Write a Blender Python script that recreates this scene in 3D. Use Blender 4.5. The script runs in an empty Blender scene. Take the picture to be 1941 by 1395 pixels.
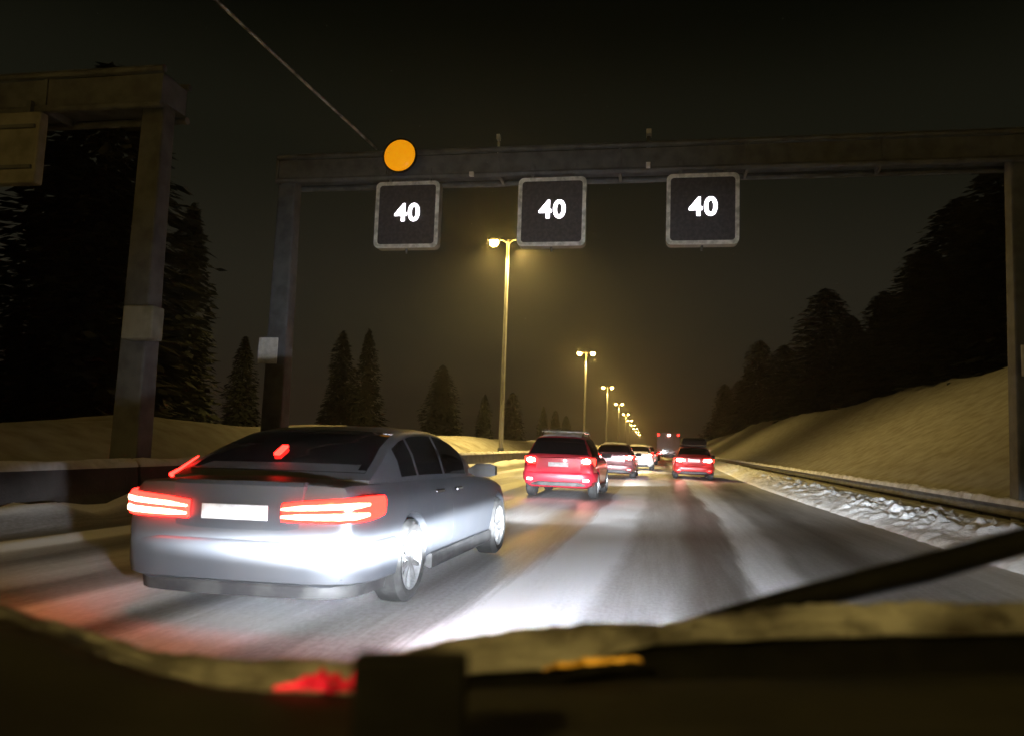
import bpy, bmesh, math, random
import numpy as np
from mathutils import Vector, Matrix, Euler, noise as mnoise

random.seed(7)
R = math.radians
sc = bpy.context.scene
COL = sc.collection

# ------------------------------------------------------------------ camera
cam_d = bpy.data.cameras.new('camera')
cam_d.sensor_fit = 'HORIZONTAL'
cam_d.sensor_width = 36.0
cam_d.lens = 36.0 * 1450.0 / 1941.0
cam_d.clip_start = 0.05
cam_d.dof.use_dof = True
cam_d.dof.focus_distance = 16.0
cam_d.dof.aperture_fstop = 2.0
cam_d.clip_end = 3000
cam_o = bpy.data.objects.new('camera', cam_d)
COL.objects.link(cam_o)
CAM_H = 1.32
_yaw, _pitch, _roll = R(10.5987), R(5.596), R(2.0)
fw = Vector((-math.sin(_yaw) * math.cos(_pitch), math.cos(_yaw) * math.cos(_pitch), math.sin(_pitch)))
rt = fw.cross(Vector((0, 0, 1))).normalized()
up = rt.cross(fw)
r2 = rt * math.cos(_roll) + up * math.sin(_roll)
u2 = up * math.cos(_roll) - rt * math.sin(_roll)
cam_o.matrix_world = Matrix(((r2.x, u2.x, -fw.x, 0), (r2.y, u2.y, -fw.y, 0), (r2.z, u2.z, -fw.z, CAM_H), (0, 0, 0, 1)))
sc.camera = cam_o

# ------------------------------------------------------------------ world, exposure, sampling
world = bpy.data.worlds.new('World')
sc.world = world
world.use_nodes = True
wn = world.node_tree
bg = wn.nodes['Background']
# night sky: faint glow of the town low over the horizon, nearly black overhead
geo = wn.nodes.new('ShaderNodeTexCoord')
sep = wn.nodes.new('ShaderNodeSeparateXYZ')
wn.links.new(geo.outputs['Generated'], sep.inputs[0])
ramp = wn.nodes.new('ShaderNodeValToRGB')
ramp.color_ramp.interpolation = 'EASE'
rs_ = [(0.0, (1.0, 0.68, 0.42)), (0.16, (0.68, 0.61, 0.40)), (0.36, (0.29, 0.29, 0.17)), (0.52, (0.06, 0.07, 0.03)), (1.0, (0.03, 0.035, 0.02))]
re_ = ramp.color_ramp.elements
while len(re_) < len(rs_): re_.new(0.5)
for k, (p_, c_) in enumerate(rs_):
    re_[k].position = p_; re_[k].color = (*c_, 1)
wn.links.new(sep.outputs['Z'], ramp.inputs['Fac'])
wn.links.new(ramp.outputs['Color'], bg.inputs['Color'])
bg.inputs['Strength'].default_value = 0.022
sc.view_settings.view_transform = 'Standard'
sc.view_settings.look = 'None'
sc.view_settings.gamma = 1.0
sc.view_settings.exposure = 0.25
sc.view_settings.use_curve_mapping = False
cy = sc.cycles
cy.use_denoising = True
cy.max_bounces = 3
cy.diffuse_bounces = 1
cy.glossy_bounces = 2
cy.transmission_bounces = 1
cy.use_adaptive_sampling = True
cy.adaptive_threshold = 0.03
cy.volume_bounces = 0
cy.sample_clamp_indirect = 4.0
cy.caustics_reflective = False
cy.caustics_refractive = False

LAMP_W = 8500.0          # watts of one street-lamp head
HEAD_W = 2000.0          # watts of one headlight of the own car
HAZE = 0.0012
SODIUM = (1.0, 0.71, 0.20)


# ------------------------------------------------------------------ helpers
def link(o, parent=None):
    COL.objects.link(o)
    if parent is not None:
        o.parent = parent
    return o


def tag(o, label=None, cat=None, group=None, kind=None):
    if label: o['label'] = label
    if cat: o['category'] = cat
    if group: o['group'] = group
    if kind: o['kind'] = kind
    return o


def empty(name, loc=(0, 0, 0), rot=(0, 0, 0), label=None, cat=None, group=None, parent=None):
    o = bpy.data.objects.new(name, None)
    o.empty_display_size = 0.2
    o.location = loc
    o.rotation_euler = rot
    link(o, parent)
    return tag(o, label, cat, group)


class MB:
    def __init__(self):
        self.v = []; self.f = []

    def add(self, vs, fs):
        b = len(self.v)
        self.v += [tuple(p) for p in vs]
        self.f += [tuple(i + b for i in q) for q in fs]
        return self

    def box(self, c, s, rot=None):
        hx, hy, hz = s[0] / 2, s[1] / 2, s[2] / 2
        vs = [Vector((x, y, z)) for x in (-hx, hx) for y in (-hy, hy) for z in (-hz, hz)]
        if rot is not None:
            m = rot if isinstance(rot, Matrix) else Euler(rot).to_matrix()
            vs = [m @ v for v in vs]
        c = Vector(c)
        return self.add([v + c for v in vs], [(0, 1, 3, 2), (4, 6, 7, 5), (0, 4, 5, 1), (2, 3, 7, 6), (0, 2, 6, 4), (1, 5, 7, 3)])

    def tube(self, pts, rad, n=10, cap=True):
        pts = [Vector(p) for p in pts]
        rs = rad if isinstance(rad, (list, tuple)) else [rad] * len(pts)
        rings = []
        for i, p in enumerate(pts):
            d = (pts[min(i + 1, len(pts) - 1)] - pts[max(i - 1, 0)]).normalized()
            a = d.cross(Vector((0, 0, 1)))
            if a.length < 1e-4: a = Vector((1, 0, 0))
            a.normalize(); b = d.cross(a).normalized()
            rings.append([p + (a * math.cos(2 * math.pi * k / n) + b * math.sin(2 * math.pi * k / n)) * rs[i] for k in range(n)])
        return self.rings(rings, True, cap)

    def rings(self, rings, closed=True, cap=True):
        n = len(rings[0]); vs = [p for r in rings for p in r]; fs = []
        m = n if closed else n - 1
        for i in range(len(rings) - 1):
            for k in range(m):
                a = i * n + k; b = i * n + (k + 1) % n
                fs.append((a, b, b + n, a + n))
        if cap and closed:
            fs.append(tuple(range(n - 1, -1, -1)))
            fs.append(tuple(range((len(rings) - 1) * n, len(rings) * n)))
        return self.add(vs, fs)

    def lathe(self, prof, n=24, axis='x', c=(0, 0, 0)):
        """prof = [(axial, radius)], closed loop if first == last"""
        rings = []
        for a, r in prof:
            ring = []
            for k in range(n):
                t = 2 * math.pi * k / n
                if axis == 'x': p = (a, r * math.cos(t), r * math.sin(t))
                elif axis == 'y': p = (r * math.cos(t), a, r * math.sin(t))
                else: p = (r * math.cos(t), r * math.sin(t), a)
                ring.append((p[0] + c[0], p[1] + c[1], p[2] + c[2]))
            rings.append(ring)
        return self.rings(rings, True, False)

    def sweep(self, path, prof, cap=True):
        """path = [(x,y)], prof = [(out,z)] (open): out = distance to the right-hand side of the path direction"""
        rings = []
        P = [Vector((p[0], p[1])) for p in path]
        for i, p in enumerate(P):
            d = (P[min(i + 1, len(P) - 1)] - P[max(i - 1, 0)]).normalized()
            nrm = Vector((d.y, -d.x))
            rings.append([(p.x + nrm.x * o, p.y + nrm.y * o, z) for o, z in prof])
        return self.rings(rings, True, cap)

    def mesh(self, name, smooth=None):
        me = bpy.data.meshes.new(name)
        me.from_pydata(self.v, [], self.f)
        me.update()
        bm = bmesh.new(); bm.from_mesh(me)
        bmesh.ops.recalc_face_normals(bm, faces=bm.faces)
        bm.to_mesh(me); bm.free()
        if smooth is not None:
            me.shade_smooth()
            me.set_sharp_from_angle(angle=R(smooth))
        return me

    def build(self, name, mat, parent=None, smooth=None, bevel=0):
        me = self.mesh(name, smooth)
        o = bpy.data.objects.new(name, me)
        me.materials.append(mat)
        link(o, parent)
        if bevel:
            m = o.modifiers.new('bevel', 'BEVEL'); m.width = bevel; m.segments = 2; m.limit_method = 'ANGLE'
        return o


def grid_mesh(name, fn, nu, nv, mat, parent=None, smooth=True, wrap=False):
    vs = [fn(i / (nu - 1), j / (nv - 1)) for i in range(nu) for j in range(nv)]
    fs = [(i * nv + j, (i + 1) * nv + j, (i + 1) * nv + j + 1, i * nv + j + 1) for i in range(nu - 1) for j in range(nv - 1)]
    me = bpy.data.meshes.new(name)
    me.from_pydata(vs, [], fs); me.update()
    if smooth: me.shade_smooth()
    me.materials.append(mat)
    o = bpy.data.objects.new(name, me)
    return link(o, parent)


def copy_tree(o, parent=None):
    c = o.copy()
    COL.objects.link(c)
    c.parent = parent
    for ch in list(o.children):
        copy_tree(ch, c)
    return c


# ------------------------------------------------------------------ materials
def mat(name, col, rough=0.6, metal=0.0, col2=None, scale=6.0, lo=0.4, hi=0.65, bump=0.0, bscale=40.0, emit=None, estr=0.0, coat=0.0, detail=5.0, stretch=None, spec=None, sss=0.0):
    m = bpy.data.materials.new(name)
    m.use_nodes = True
    nt = m.node_tree; N = nt.nodes; L = nt.links
    p = N['Principled BSDF']
    p.inputs['Base Color'].default_value = (*col, 1)
    p.inputs['Roughness'].default_value = rough
    p.inputs['Metallic'].default_value = metal
    p.inputs['Coat Weight'].default_value = coat
    if spec is not None: p.inputs['Specular IOR Level'].default_value = spec
    tc = N.new('ShaderNodeTexCoord')
    src = tc.outputs['Object']
    if stretch:
        mp = N.new('ShaderNodeMapping'); mp.inputs['Scale'].default_value = stretch
        L.new(src, mp.inputs['Vector']); src = mp.outputs['Vector']
    if col2 is not None:
        nz = N.new('ShaderNodeTexNoise'); nz.inputs['Scale'].default_value = scale; nz.inputs['Detail'].default_value = detail
        L.new(src, nz.inputs['Vector'])
        mr = N.new('ShaderNodeMapRange'); mr.inputs['From Min'].default_value = lo; mr.inputs['From Max'].default_value = hi
        L.new(nz.outputs['Fac'], mr.inputs['Value'])
        mx = N.new('ShaderNodeMix'); mx.data_type = 'RGBA'
        mx.inputs['A'].default_value = (*col, 1); mx.inputs['B'].default_value = (*col2, 1)
        L.new(mr.outputs['Result'], mx.inputs['Factor'])
        L.new(mx.outputs['Result'], p.inputs['Base Color'])
    if bump:
        nb = N.new('ShaderNodeTexNoise'); nb.inputs['Scale'].default_value = bscale; nb.inputs['Detail'].default_value = 6
        L.new(src, nb.inputs['Vector'])
        bp = N.new('ShaderNodeBump'); bp.inputs['Strength'].default_value = bump; bp.inputs['Distance'].default_value = 0.05
        L.new(nb.outputs['Fac'], bp.inputs['Height'])
        L.new(bp.outputs['Normal'], p.inputs['Normal'])
    if emit is not None:
        p.inputs['Emission Color'].default_value = (*emit, 1)
        p.inputs['Emission Strength'].default_value = estr
    return m


GRIME = (0.16, 0.15, 0.14)
M = {}
M['snow'] = mat('snow', (0.74, 0.74, 0.76), 0.85, col2=(0.42, 0.40, 0.37), scale=3.0, lo=0.42, hi=0.72, bump=0.15, bscale=8.0)
M['bank'] = mat('thin_snow_on_grass', (0.39, 0.385, 0.38), 0.9, col2=(0.25, 0.23, 0.18), scale=1.6, lo=0.34, hi=0.70, bump=0.12, bscale=6.0, detail=9.0)
M['slush'] = mat('slush', (0.82, 0.83, 0.85), 0.7, col2=(0.45, 0.44, 0.42), scale=2.6, lo=0.52, hi=0.76, bump=0.5, bscale=9.0)
M['wind_slush'] = mat('wind_slush', (0.50, 0.50, 0.50), 0.5, col2=(0.06, 0.052, 0.045), scale=6.0, lo=0.40, hi=0.66, bump=0.2, bscale=120.0)
M['steel'] = mat('galvanised_steel', (0.15, 0.16, 0.165), 0.65, 0.1, col2=(0.095, 0.10, 0.105), scale=3.0, bump=0.1)
M['pole'] = mat('lamp_pole_steel', (0.42, 0.41, 0.39), 0.6, 0.1, col2=(0.26, 0.25, 0.23), scale=5.0, stretch=(3, 3, 0.4))
M['concrete'] = mat('concrete', (0.085, 0.078, 0.075), 0.9, col2=(0.05, 0.046, 0.044), scale=2.0, bump=0.4, bscale=20)
M['plate_white'] = mat('reflector_white', (0.85, 0.84, 0.80), 0.5, col2=(0.7, 0.69, 0.65), scale=9)
M['frame_grey'] = mat('sign_frame_grey', (0.80, 0.80, 0.76), 0.5, col2=(0.45, 0.45, 0.42), scale=7)
M['sign_face'] = mat('sign_face', (0.045, 0.045, 0.05), 0.45, col2=(0.075, 0.07, 0.08), scale=12)
M['sign_back'] = mat('sign_back', (0.30, 0.29, 0.24), 0.6, col2=(0.20, 0.20, 0.16), scale=3)
M['digit'] = mat('lit_digit', (0.9, 0.9, 0.9), 0.4, emit=(1.0, 0.93, 1.0), estr=6.0)
M['amber'] = mat('amber_lens', (0.5, 0.25, 0.0), 0.3, emit=(1.0, 0.36, 0.005), estr=0.62, col2=(0.4, 0.2, 0.0), scale=8)
M['sodium'] = mat('sodium_lens', (0.9, 0.8, 0.5), 0.3, emit=(1.0, 0.60, 0.11), estr=260.0)
M['black'] = mat('black_plastic', (0.005, 0.005, 0.005), 0.7, spec=0.2, col2=(0.010, 0.010, 0.009), scale=20, bump=0.08, bscale=120)
M['dash'] = mat('dash_plastic', (0.022, 0.021, 0.013), 0.8, col2=(0.036, 0.034, 0.022), scale=5, bump=0.25, bscale=160)
M['rubber'] = mat('tyre_rubber', (0.014, 0.014, 0.014), 0.85, col2=(0.045, 0.045, 0.045), scale=9, lo=0.5, hi=0.75)
M['rim'] = mat('alloy_rim', (0.55, 0.56, 0.58), 0.3, 0.8, col2=(0.35, 0.35, 0.36), scale=14)
M['liner'] = mat('wheel_liner', (0.012, 0.012, 0.012), 0.9, col2=(0.03, 0.03, 0.03), scale=10)
M['glass'] = mat('dark_glass', (0.006, 0.006, 0.007), 0.06, col2=(0.012, 0.012, 0.012), scale=4, spec=0.6)
M['trim'] = mat('dark_trim', (0.018, 0.018, 0.02), 0.6, col2=(0.04, 0.04, 0.04), scale=8)
M['chrome'] = mat('chrome_trim', (0.7, 0.7, 0.7), 0.15, 1.0, col2=(0.5, 0.5, 0.5), scale=10)
M['plate'] = mat('number_plate_white', (0.80, 0.79, 0.80), 0.5, col2=(0.62, 0.60, 0.60), scale=12)
M['plate_lit'] = mat('number_plate_lit', (0.85, 0.82, 0.82), 0.5, emit=(1, 0.9, 0.9), estr=1.2)
M['head_lens'] = mat('headlight_lens', (0.8, 0.8, 0.85), 0.1, emit=(0.9, 0.95, 1.0), estr=8.0)
M['tail_red'] = mat('tail_lens_red', (0.5, 0.0, 0.0), 0.15, emit=(1.0, 0.012, 0.008), estr=17.0, coat=0.5)
M['tail_deep'] = mat('tail_lens_deep', (0.45, 0.0, 0.002), 0.15, emit=(1.0, 0.005, 0.01), estr=0.7, coat=0.5)
M['tail_bar'] = mat('tail_light_bar', (0.9, 0.5, 0.4), 0.3, emit=(1.0, 0.62, 0.36), estr=9.0)
M['tail_hot'] = mat('tail_light_hot', (0.9, 0.5, 0.4), 0.3, emit=(1.0, 0.46, 0.38), estr=55.0)
M['red_reflection'] = mat('red_reflection', (0.6, 0.0, 0.01), 0.3, emit=(1.0, 0.02, 0.03), estr=0.9, col2=(0.4, 0, 0), scale=30)  # emission stands in for a red reflection, not a lamp
M['amber_glint'] = mat('amber_glint', (0.6, 0.3, 0.0), 0.3, emit=(1.0, 0.42, 0.03), estr=0.5, col2=(0.3, 0.15, 0), scale=30)  # emission stands in for amber light glinting on ice
M['bark'] = mat('bark', (0.03, 0.025, 0.02), 0.9, col2=(0.05, 0.042, 0.035), scale=6, bump=0.5)
M['needles'] = mat('needles', (0.006, 0.009, 0.006), 0.95, col2=(0.012, 0.016, 0.010), scale=2.0)
M['cable'] = mat('cable_grey', (0.55, 0.55, 0.53), 0.6, col2=(0.12, 0.12, 0.12), scale=3)


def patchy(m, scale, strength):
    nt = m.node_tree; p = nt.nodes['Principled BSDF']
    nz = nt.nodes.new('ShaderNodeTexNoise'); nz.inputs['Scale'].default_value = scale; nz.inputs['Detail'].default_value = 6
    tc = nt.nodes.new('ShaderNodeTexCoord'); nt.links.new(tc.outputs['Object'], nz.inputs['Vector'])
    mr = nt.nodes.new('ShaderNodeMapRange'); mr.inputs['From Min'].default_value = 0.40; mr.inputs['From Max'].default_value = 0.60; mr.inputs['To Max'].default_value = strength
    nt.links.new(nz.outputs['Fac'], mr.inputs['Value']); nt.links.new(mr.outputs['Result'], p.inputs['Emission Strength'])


patchy(M['amber_glint'], 70, 0.55)
patchy(M['red_reflection'], 24, 1.0)


def paint(name, c, rough=0.32, metal=0.5, dirt=0.5, coat=0.6):
    return mat(name, c, rough, metal, col2=tuple(a * (1 - dirt) + g * dirt for a, g in zip(c, GRIME)), scale=2.2, lo=0.42, hi=0.75, coat=coat, bump=0.02, bscale=200)


def road_material():
    m = bpy.data.materials.new('snowy_road')
    m.use_nodes = True
    nt = m.node_tree; N = nt.nodes; L = nt.links
    p = N['Principled BSDF']

    def math_n(op, a, b=None, c=None):
        n = N.new('ShaderNodeMath'); n.operation = op
        for i, s in enumerate((a, b, c)):
            if s is None: continue
            if isinstance(s, (int, float)): n.inputs[i].default_value = s
            else: L.new(s, n.inputs[i])
        return n.outputs[0]
    tc = N.new('ShaderNodeTexCoord')
    sx = N.new('ShaderNodeSeparateXYZ'); L.new(tc.outputs['Object'], sx.inputs[0])
    X, Y = sx.outputs['X'], sx.outputs['Y']

    def nz(scale, det, st, rough=0.55):
        mp = N.new('ShaderNodeMapping'); mp.inputs['Scale'].default_value = st
        L.new(tc.outputs['Object'], mp.inputs['Vector'])
        n = N.new('ShaderNodeTexNoise'); n.inputs['Scale'].default_value = scale; n.inputs['Detail'].default_value = det
        n.inputs['Roughness'].default_value = rough
        L.new(mp.outputs['Vector'], n.inputs['Vector'])
        return n.outputs['Fac']
    wob = nz(1.0, 3, (0.35, 0.12, 1))
    fine = nz(2.2, 8, (4.5, 0.16, 1), 0.7)
    mid = nz(1.1, 5, (1.4, 0.22, 1), 0.6)
    grain = nz(30, 4, (1, 0.5, 1))
    # the wheel tracks drift a little to the left towards the near end
    e = math_n('MULTIPLY', math_n('EXPONENT', math_n('MULTIPLY', math_n('SUBTRACT', Y, 5.7), -0.22)), 0.45)
    e = math_n('MINIMUM', e, 0.8)
    xx = math_n('ADD', X, e)
    xx = math_n('ADD', xx, math_n('MULTIPLY', math_n('SUBTRACT', wob, 0.5), 0.8))
    xx = math_n('ADD', xx, math_n('MULTIPLY', math_n('SUBTRACT', fine, 0.5), 0.22))
    t = math_n('DIVIDE', math_n('ADD', xx, 9.0), 16.0)
    cr = N.new('ShaderNodeValToRGB')
    cr.color_ramp.interpolation = 'EASE'
    stops = [(-8.9, .85), (-8.0, .75), (-7.75, .08), (-7.1, .08), (-6.95, .95), (-6.55, .95), (-6.3, .30), (-5.9, .14), (-5.3, .50), (-4.8, .45), (-4.5, .14), (-4.05, .22),
             (-3.8, .80), (-3.4, .62), (-3.05, .10), (-2.6, .60), (-2.0, .60), (-1.6, .10), (-1.15, .18), (-.92, .98), (-.28, .98), (-.02, .42), (.55, .38), (.8, .06), (1.15, .08), (1.35, .80), (1.72, .80), (1.95, .22),
             (2.6, .08), (3.2, .30), (4.0, .55), (4.7, .85)]
    el = cr.color_ramp.elements
    while len(el) < len(stops): el.new(0.5)
    for k, (x, v) in enumerate(stops):
        el[k].position = (x + 9.0) / 16.0
        v = v if v > .6 else 0.05 + v
        el[k].color = (v, v, v, 1)
    L.new(t, cr.inputs['Fac'])
    s = math_n('ADD', cr.outputs['Color'], math_n('MULTIPLY', math_n('SUBTRACT', mid, 0.5), 0.60))
    s = math_n('ADD', s, math_n('MULTIPLY', math_n('SUBTRACT', fine, 0.5), 0.48))
    relief = s
    s = math_n('ADD', s, math_n('MULTIPLY', math_n('SUBTRACT', grain, 0.5), 0.40))
    mr = N.new('ShaderNodeMapRange'); mr.clamp = True
    mr.inputs['From Min'].default_value = 0.02; mr.inputs['From Max'].default_value = 0.95
    L.new(s, mr.inputs['Value'])
    S = mr.outputs['Result']
    mx = N.new('ShaderNodeMix'); mx.data_type = 'RGBA'
    mx.inputs['A'].default_value = (0.12, 0.108, 0.092, 1)
    mx.inputs['B'].default_value = (0.80, 0.81, 0.84, 1)
    L.new(S, mx.inputs['Factor'])
    L.new(mx.outputs['Result'], p.inputs['Base Color'])
    rr = N.new('ShaderNodeMapRange')
    rr.inputs['To Min'].default_value = 0.40; rr.inputs['To Max'].default_value = 0.85
    L.new(S, rr.inputs['Value']); L.new(rr.outputs['Result'], p.inputs['Roughness'])
    bp = N.new('ShaderNodeBump'); bp.inputs['Strength'].default_value = 0.2; bp.inputs['Distance'].default_value = 0.02
    L.new(relief, bp.inputs['Height']); L.new(bp.outputs['Normal'], p.inputs['Normal'])
    return m


M['road'] = road_material()


# ------------------------------------------------------------------ terrain
def n2(x, y, s=1.0, seed=0.0):
    return mnoise.fractal(Vector((x * s + seed, y * s - seed, seed * 0.37)), 1.0, 2.0, 4)


def sstep(a, b, x):
    t = min(1, max(0, (x - a) / (b - a)))
    return t * t * (3 - 2 * t)


def ground_h(x, y):
    if x > 7.0:
        crest = 6.5 + 0.5 * n2(0, y, 0.03, 3) + 0.25 * n2(x, y, 0.15, 9)
        crest *= 1 - 0.35 * sstep(140, 320, y)
        cx = 20.0 + 0.8 * n2(5, y, 0.05, 1)
        t = (x - 8.6) / (cx - 8.6)
        if t < 0: z = 0.05
        elif t < 1: z = 0.05 + crest * (0.75 * t + 0.25 * sstep(0, 1, t))
        else: z = 0.05 + crest + 0.02 * (x - cx)
        return z + 0.06 * n2(x, y, 0.5, 5) * min(1, max(0, (x - 7.5) / 3))
    if x < -8.6:
        a = sstep(-9.6, -13.5, x)
        base = 1.05 + 0.55 * math.exp(-((y - 31) / 7.5) ** 2) + 0.45 * math.exp(-((y - 19) / 4.0) ** 2) + 0.25 * n2(x, y, 0.09, 2)
        base += 0.35 * sstep(30, 60, y)
        base -= 0.9 * sstep(-14, -19, x) * (1 - 0.5 * sstep(40, 90, y))
        z = 0.25 * sstep(-8.7, -9.6, x) + base * a + 0.07 * n2(x, y, 0.7, 4)
        z += 0.03 * max(0, -30 - x)
        return z
    return -0.06


def axis_vals(segs):
    out = []
    for a, b, st in segs:
        n = max(1, int(round((b - a) / st)))
        out += [a + (b - a) * k / n for k in range(n)]
    return out + [segs[-1][1]]


xs = axis_vals([(-260, -60, 20), (-60, -24, 2.5), (-24, -8.6, 0.45), (-8.6, 7.0, 3.9), (7.0, 24, 0.45), (24, 60, 3), (60, 260, 20)])
ys = axis_vals([(-50, 0, 4), (0, 70, 0.7), (70, 160, 2.0), (160, 400, 8), (400, 1050, 40)])
vs = [(x, y, ground_h(x, y)) for x in xs for y in ys]
ny = len(ys)
fs = [(i * ny + j, (i + 1) * ny + j, (i + 1) * ny + j + 1, i * ny + j + 1) for i in range(len(xs) - 1) for j in range(ny - 1)]
me = bpy.data.meshes.new('ground'); me.from_pydata(vs, [], fs); me.update(); me.shade_smooth(); me.materials.append(M['bank'])
tag(link(bpy.data.objects.new('ground', me)), 'snow covered verges and banks on both sides of the motorway', kind='structure')

# road sheet: the crown of the ploughed ridges is real relief
def road_z(x, y):
    drift = 0.45 * math.exp(-(y - 5.7) * 0.22)
    xx = x + min(0.8, drift)
    z = 0.030 * math.exp(-((xx + 0.43) / 0.35) ** 2) + 0.02 * math.exp(-((xx - 1.52) / 0.2) ** 2) + 0.03 * math.exp(-((xx + 6.75) / 0.2) ** 2)
    z *= 0.6 + 0.8 * (0.5 + 0.5 * n2(x, y, 1.2, 8))
    z += 0.30 * sstep(-7.55, -8.25, x) * (0.75 + 0.5 * n2(x, y, 0.8, 6))
    z += 0.05 * sstep(4.2, 5.2, x)
    return z


rxs = axis_vals([(-8.62, -6.0, 0.1), (-6.0, -1.8, 0.3), (-1.8, 2.2, 0.1), (2.2, 7.2, 0.3)])
rys = axis_vals([(-45, 2, 4), (2, 30, 0.3), (30, 80, 1.0), (80, 200, 5), (200, 1045, 30)])
vs = [(x, y, road_z(x, y)) for x in rxs for y in rys]
ny = len(rys)
fs = [(i * ny + j, (i + 1) * ny + j, (i + 1) * ny + j + 1, i * ny + j + 1) for i in range(len(rxs) - 1) for j in range(ny - 1)]
me = bpy.data.meshes.new('road'); me.from_pydata(vs, [], fs); me.update(); me.shade_smooth(); me.materials.append(M['road'])
tag(link(bpy.data.objects.new('road', me)), 'slushy three lane motorway with snow between the wheel tracks', kind='structure')


# ploughed snow along the right edge
def windrow(u, v):
    # u along, v across
    y = 2 + (u ** 1.7) * 118
    cx = 5.75 - 1.15 * math.exp(-((y - 30) / 22) ** 2) * 0.6
    x = cx + (v - 0.5) * 2.4
    hgt = math.sin(math.pi * v) ** 0.8
    fine = 0.8 * abs(n2(x, y, 2.4, 11)) + 0.35 * abs(n2(x, y, 7.0, 12))
    z = 0.02 + hgt * (0.18 + 0.26 * fine + 0.05 * n2(x, y, 12.0, 15))
    if v in (0.0, 1.0): z = -0.03
    return (x + 0.05 * n2(x, y, 3, 14), y, z)


o = grid_mesh('ploughed_snow', windrow, 700, 34, M['slush'])
tag(o, 'ridge of ploughed snow lumps along the right road edge', kind='stuff')

# ------------------------------------------------------------------ concrete barrier, left
bar = empty('concrete_barrier', (-8.85, 0, 0), label='low concrete median barrier with snow on top at the left road edge', cat='barrier')
sb = MB()
prof = [(-0.28, 0.0), (-0.28, 0.10), (-0.16, 0.30), (-0.10, 0.72), (0.10, 0.72), (0.16, 0.30), (0.28, 0.10), (0.28, 0.0)]
SEG = 5.92
sb.rings([[(x, 0, z) for x, z in prof], [(x, SEG, z) for x, z in prof]], True, True)
seg_me = sb.mesh('barrier_segment'); seg_me.materials.append(M['concrete'])


def cap_mesh(seed, L_=SEG, w=0.26, h0=0.71, hh=0.13):
    mb = MB(); rings = []
    for i in range(25):
        y = L_ * i / 24
        r = []
        for k in range(9):
            t = k / 8
            xx = (t - 0.5) * w * (1 + 0.15 * n2(t, y, 1.5, seed))
            zz = h0 + hh * (math.sin(math.pi * t) ** 0.7) * (0.75 + 0.5 * n2(t * 2, y, 1.1, seed)) if 0 < k < 8 else h0 - 0.02
            r.append((xx, y, zz))
        rings.append(r)
    mb.rings(rings, True, True)
    me = mb.mesh('snow_cap', 60); me.materials.append(M['snow'])
    return me


caps = [cap_mesh(s) for s in (21, 22, 23)]
for k in range(-2, 22):
    o = link(bpy.data.objects.new('barrier_segment', seg_me), bar); o.location = (0, k * 6.0, 0)
    c = link(bpy.data.objects.new('snow_cap', caps[k % 3]), o)
far = MB(); far.rings([[(x, 132, z) for x, z in prof], [(x, 900, z) for x, z in prof]], True, True)
fo = far.build('barrier_segment', M['concrete'], bar); fo['kind'] = 'stuff'

# ------------------------------------------------------------------ guard rail, right
gr = empty('guard_rail', (7.5, 0, 0), label='steel guard rail capped with snow below the right snow slope', cat='guard rail')
pm = MB(); pm.box((0.10, 0, 0.12), (0.10, 0.06, 0.56)); post_me = pm.mesh('post'); post_me.materials.append(M['steel'])
wprof = [(0.0, 0.12), (-0.05, 0.16), (-0.05, 0.21), (-0.01, 0.25), (-0.01, 0.29), (-0.05, 0.33), (-0.05, 0.38), (0.0, 0.42), (0.02, 0.42), (0.02, 0.12)]
bm_ = MB(); bm_.rings([[(x, 0, z) for x, z in wprof], [(x, 3.98, z) for x, z in wprof]], True, True)
beam_me = bm_.mesh('rail_beam'); beam_me.materials.append(M['steel'])
rcap = []
for s in (31, 32, 33):
    me = cap_mesh(s, 3.98, 0.20, 0.40, 0.15); rcap.append(me)
for k in range(1, 32):
    o = link(bpy.data.objects.new('post', post_me), gr); o.location = (0, k * 4.0, 0)
    b = link(bpy.data.objects.new('rail_beam', beam_me), gr); b.location = (0, k * 4.0, 0)
    c = link(bpy.data.objects.new('snow_cap', rcap[k % 3]), b)

# ------------------------------------------------------------------ gantries
def gantry(name, label, y0, xl, xr, zb, zt, posts, panel_n=6, depth=0.7):
    g = empty(name, (0, y0, 0), label=label, cat='gantry')
    for i in (0, 1):
        for z in (zb, zt):
            MB().tube([(xl, -depth / 2 + depth * i, z), (xr, -depth / 2 + depth * i, z)], 0.075, 8).build('chord', M['steel'], g, 40)
    n = panel_n
    for i in range(n):
        a = xl + (xr - xl) * i / n + 0.04; b = xl + (xr - xl) * (i + 1) / n - 0.04
        MB().box(((a + b) / 2, 0, (zb + zt) / 2), (b - a, depth - 0.04, zt - zb - 0.17)).build('web_panel', M['steel'], g)
        MB().box((a - 0.04, 0, (zb + zt) / 2), (0.07, depth + 0.02, zt - zb + 0.1)).build('frame_rib', M['steel'], g)
    for px in posts:
        p = MB()
        p.rings([[(px + sx * w, sy * w * 0.8, z) for sx, sy in ((-1, -1), (1, -1), (1, 1), (-1, 1))] for z, w in ((-0.3, 0.30), (0.0, 0.29), (zt + 0.02, 0.23))])
        p.build('post', M['steel'], g, bevel=0.04)
    return g


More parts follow.
